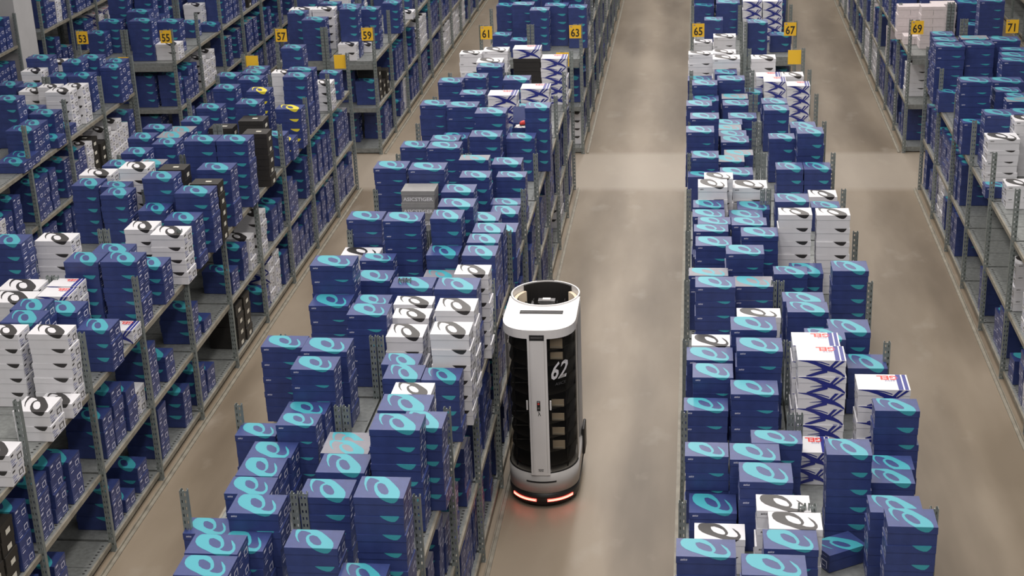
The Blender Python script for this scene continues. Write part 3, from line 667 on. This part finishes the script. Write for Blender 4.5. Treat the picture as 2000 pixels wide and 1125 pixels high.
def arc_strip(r_, a0, a1, z0, z1, m, thick=.006, n=16, y0=0):
    mb = MB()
    for i in range(n):
        a, c = a0+(a1-a0)*i/n, a0+(a1-a0)*(i+1)/n
        p = lambda rad, ang, z: (rad*math.cos(ang), y0+rad*math.sin(ang), z)
        ro, ri = r_+thick, r_
        mb.poly([p(ro, a, z0), p(ro, c, z0), p(ro, c, z1), p(ro, a, z1)], m); mb.poly([p(ri, c, z0), p(ri, a, z0), p(ri, a, z1), p(ri, c, z1)], m)
        mb.poly([p(ro, a, z1), p(ro, c, z1), p(ri, c, z1), p(ri, a, z1)], m); mb.poly([p(ri, a, z0), p(ri, c, z0), p(ro, c, z0), p(ro, a, z0)], m)
    for ang, fl in ((a0, 0), (a1, 1)):
        q = [p(ri, ang, z0), p(ro, ang, z0), p(ro, ang, z1), p(ri, ang, z1)]
        if fl: q.reverse()
        mb.poly(q, m)
    return mb
for a0, a1 in ((-math.pi/2-1.02, -math.pi/2-.16), (-math.pi/2+.16, -math.pi/2+1.02)):
    o = rp('light_strip', arc_strip(RR-.004, a0, a1, .072, .094, 'lamp')); o['label'] = 'glowing red light strip'
    rp('light_core', arc_strip(RR+.003, a0+.03, a1-.03, .079, .088, 'lampcore', .001), o)
mb = MB(); mb.prism(stadium(RR), .155, .345, 'shellgrey', cap=True)
low = rp('lower_shell', mb, smooth=True)
rp('vent_slot', arc_strip(RR-.001, -math.pi/2-.44, -math.pi/2+.44, .255, .270, 'dark', .003), low)
# interior cabinet: floor plates, side compartments, rear wall
mb = MB()
for k in range(9):
    z = .40+k*.135; mb.prism(stadium(RR-.03, 12), z, z+.006, 'charcoal')
rp('inner_shelf', mb)
mb = MB(); mb.box(-.27, .27, .27, .285, .345, 1.58, 'charcoal'); mb.box(-.055, .055, -.20, .26, .345, 1.58, 'charcoal'); mb.box(.215, .225, -.15, .26, .345, 1.58, 'dark'); mb.box(-.225, -.215, -.15, .26, .345, 1.58, 'dark')
rp('inner_frame', mb)
for z0, z1 in ((1.485, 1.575), (1.385, 1.450), (.945, 1.010), (.812, .88), (.675, .745), (.54, .62)):
    mb = MB(); mb.box(.100, .205, -.205, -.195, z0, z1, 'beige'); mb.box(.090, .100, -.21, -.14, z0-.01, z1+.01, 'dark'); mb.box(.105, .20, -.209, -.205, z0+.01, z0+.018, 'cream')  # beige panel stands in for a lit opening, its brightness put into the colour
    rp('lit_slot_standin', mb)
for z in (.62, .755, .89, 1.16, 1.295):
    mb = MB(); mb.box(-.24, -.06, -.14, -.132, z-.03, z-.024, 'mech'); mb.box(-.10, -.095, -.19, -.132, z-.03, z+.02, 'mech'); rp('tray_rail', mb)
# curved smoked panes left and right of the door
def pane(a0, a1):
    mb = arc_strip(RR-.008, a0, a1, .345, 1.615, 'glass', .004, 14); return mb
for a0, a1 in ((math.pi, 1.5*math.pi-.30), (1.5*math.pi+.30, 2*math.pi)):
    rp('window_pane', pane(a0, a1), smooth=True)
mb = MB(); mb.box(RR-.012, RR-.004, 0, .12, .345, 1.615, 'shellgrey'); mb.box(-RR+.004, -RR+.012, 0, .12, .345, 1.615, 'glass'); rp('side_panel', mb)
# rear column shell
mb = arc_strip(RR-.014, math.radians(-22), math.radians(202), .345, 1.62, 'shellgrey', .014, 30, YB-YF)
rp('rear_shell', mb, smooth=True)
# bottom curved edge band around the windows
rp('window_sill', arc_strip(RR-.012, math.pi, 2*math.pi, .335, .352, 'dark', .011, 24))
# door column
door = MB(); dw = .082
fr = [(-dw, -math.sqrt(RR**2-dw**2)+.01), (-dw, -RR-.004), (-dw*.55, -RR-.010), (dw*.55, -RR-.010), (dw, -RR-.004), (dw, -math.sqrt(RR**2-dw**2)+.01)]
door.prism(fr, .335, 1.612, 'shell')
dr_ = rp('door_column', door); dr_['label'] = 'white vertical door column'
for s in (-1, 1):
    mb = MB(); mb.box(*sorted((s*.060, s*.063)), -RR-.0105, -RR-.0070, .36, 1.60, 'shellgrey'); rp('door_groove', mb, dr_)
mb = MB(); mb.box(-.014, .014, -RR-.016, -RR-.009, .955, 1.045, 'dark'); cp = rp('control_panel', mb, dr_)
def disc(x, z, r_, m, y, n=16, rx=1.0):
    q = MB(); q.poly([(x+r_*rx*math.cos(2*math.pi*i/n), y, z+r_*math.sin(2*math.pi*i/n)) for i in range(n)], m); return q
mb = disc(0, 1.02, .009, 'red', -RR-.0168); mb.add(disc(0, .98, .009, 'mech', -RR-.0168)); mb.box(-.008, .008, -RR-.0172, -RR-.016, 1.035, 1.040, 'white'); rp('button', mb, dr_)
mb = MB()
yy = -RR-.0108
mb.poly([(-.006, yy, .945), (.000, yy, .945), (.018, yy, .905), (.012, yy, .905)], 'dark'); mb.poly([(.003, yy, .925), (-.001, yy, .930), (-.008, yy, .905), (-.003, yy, .903)], 'dark')
rp('symbol', mb, dr_)
mb = MB(); mb.box(-.020, .026, -RR-.0112, -RR-.0100, .392, .396, 'dark'); put_text(mb, 'nni', .034, 'dark', lambda x, y: (.003+x, -RR-.0108, .382+y), .0006); rp('lettering', mb, dr_)
for s in (-1, 1):
    mb = MB(); mb.prism([(s*.100+.008*math.cos(a), -RR+.008+.008*math.sin(a)) for a in np.linspace(0, 6.283, 11)[:-1]], .955, 1.04, 'shell'); rp('door_handle', mb)
# 62 on the right pane, following its curve
mb = MB()
def wrap(x, y, x0, z0, sl=.22):
    u = x0+x+y*sl; a = -math.pi/2+math.asin(min(.97, u/RR)); rr_ = RR-.0035+.0008
    return (rr_*math.cos(a), rr_*math.sin(a), z0+y)
put_text(mb, '62', .215, 'white', lambda x, y: wrap(x*.62, y, .180, 1.295), .004)
n6 = rp('number', mb); n6['label'] = 'white slanted number 62'
mb = MB()
for q in range(7): mb.box(0, 0, 0, 0, 0, 0, 'white') if False else None
put_text(mb, 'ASICS', .036, 'mech', lambda x, y: wrap(x*.9, y, .185, 1.180)); rp('lettering', mb)
# lid: from the curved front to the ring, ring open over the gripper column
def lid_outline(r_, n=20):
    pts = []
    for i in range(n+1):
        a = math.pi+math.pi*i/n
        x = r_*math.cos(a); y = r_*math.sin(a)
        s_ = abs(math.cos(a))**.78*(1 if math.cos(a) > 0 else -1); t_ = abs(math.sin(a))**.78
        pts.append((r_*s_, -r_*t_*1.0))
    return pts
mb = MB(); fr = lid_outline(RR+.006)
ringc = YB-YF; ri = RR-.012
ang = [math.radians(180+a) for a in np.linspace(12, 168, 20)]     # front arc of the ring hole, left to right
inner = [(ri*math.cos(a), ringc+ri*math.sin(a)) for a in ang]
outer = fr
out2 = [(-RR-.004, ringc+ri*math.sin(ang[0]))]+outer+[(RR+.004, ringc+ri*math.sin(ang[0]))]
poly = out2+inner[::-1]
n = len(poly); z0, z1 = 1.612, 1.690
tris = tessellate_polygon([[Vector((x, y, 0)) for x, y in poly]])
for zz, fl in ((z1, False), (z0, True)):
    for t in tris:
        pts = [(poly[i][0], poly[i][1], zz) for i in t]; a, b_, c_ = [Vector(q) for q in pts]
        up = (b_-a).cross(c_-a).z > 0
        if up == fl: pts.reverse()
        mb.poly(pts, 'shell')
for i in range(n):
    a, c = poly[i], poly[(i+1) % n]; mb.poly([(a[0], a[1], z0), (c[0], c[1], z0), (c[0], c[1], z1), (a[0], a[1], z1)], 'shell')
lid = rp('top_lid', mb)
bv = lid.modifiers.new('bevel', 'BEVEL'); bv.width = .010; bv.segments = 3; bv.limit_method = 'ANGLE'; bv.angle_limit = math.radians(50)
mb = MB(); mb.box(-.180, .190, .055, .130, 1.6885, 1.6915, 'dark'); mb.box(-.172, .182, .085, .092, 1.6915, 1.694, 'mech'); rp('lid_slot', mb, lid)
mb = MB(); mb.box(-.062, .062, -RR-.012, -RR+.004, 1.600, 1.648, 'dark'); mb.box(-.05, .05, -RR-.014, -RR-.012, 1.622, 1.632, 'mech'); rp('latch', mb, lid)
ring = rp('top_ring', arc_strip(RR-.014, 0, 2*math.pi, 1.62, 1.700, 'shell', .012, 48, ringc), smooth=True)
rp('ring_edge', arc_strip(RR-.006, math.radians(80), math.radians(110), 1.685, 1.704, 'dark', .010, 8, ringc), ring)
for s in (-1, 1):
    c0 = math.radians(0) if s > 0 else math.radians(180)
    rp('inner_panel', arc_strip(RR-.05, c0-.75, c0+.75, 1.30, 1.64, 'beige', .030, 12, ringc))
    mb = MB(); mb.box(*sorted((s*.248, s*.253)), ringc-.02, ringc+.12, 1.60, 1.625, 'dark'); rp('panel_slot', mb)
mb = MB(); mb.prism([((RR-.06)*math.cos(a), ringc+(RR-.06)*math.sin(a)) for a in np.linspace(0, 6.283, 33)[:-1]], 1.28, 1.30, 'dark'); rp('well_floor', mb)
rp('well_lining', arc_strip(RR-.028, math.radians(42), math.radians(138), 1.30, 1.692, 'rubber', .012, 14, ringc))
rp('well_lining', arc_strip(RR-.028, math.radians(222), math.radians(318), 1.30, 1.685, 'rubber', .012, 14, ringc))
mb = MB(); mb.box(-.12, .14, ringc-.16, ringc-.02, 1.46, 1.50, 'mech'); mb.box(-.10, .12, ringc-.15, ringc-.03, 1.50, 1.512, 'shellgrey'); mb.box(-.14, -.12, ringc-.2, ringc+.16, 1.30, 1.56, 'mech')
mb.box(-.17, .18, ringc-.20, ringc-.17, 1.42, 1.50, 'mech'); rp('gripper_tray', mb)
mb = MB(); mb.box(-.06, .06, ringc+.02, ringc+.12, 1.30, 1.58, 'rubber'); mb.box(-.075, .075, ringc+.05, ringc+.12, 1.58, 1.60, 'mech'); mb.box(-.035, .035, ringc+.06, ringc+.10, 1.60, 1.612, 'shell'); rp('lift_head', mb)
for xx in (.085, .145):
    mb = MB(); mb.prism([(xx+.018*math.cos(a), ringc+.04+.018*math.sin(a)) for a in np.linspace(0, 6.283, 13)[:-1]], 1.30, 1.545, 'mech'); mb.prism([(xx+.014*math.cos(a), ringc+.04+.014*math.sin(a)) for a in np.linspace(0, 6.283, 13)[:-1]], 1.545, 1.552, 'white'); rp('sensor', mb)
mb = MB()
for i in range(6): mb.box(-.2+i*.07, -.19+i*.07, ringc+.14, ringc+.19, 1.3, 1.55+.02*(i % 2), 'rubber')
rp('cable_bundle', mb)
# side bumper at the rear right
mb = MB(); mb.box(RR-.005, RR+.022, ringc-.10, ringc+.12, .16, .42, 'rubber'); bp = rp('side_bumper', mb)
bv = bp.modifiers.new('bevel', 'BEVEL'); bv.width = .02; bv.segments = 3
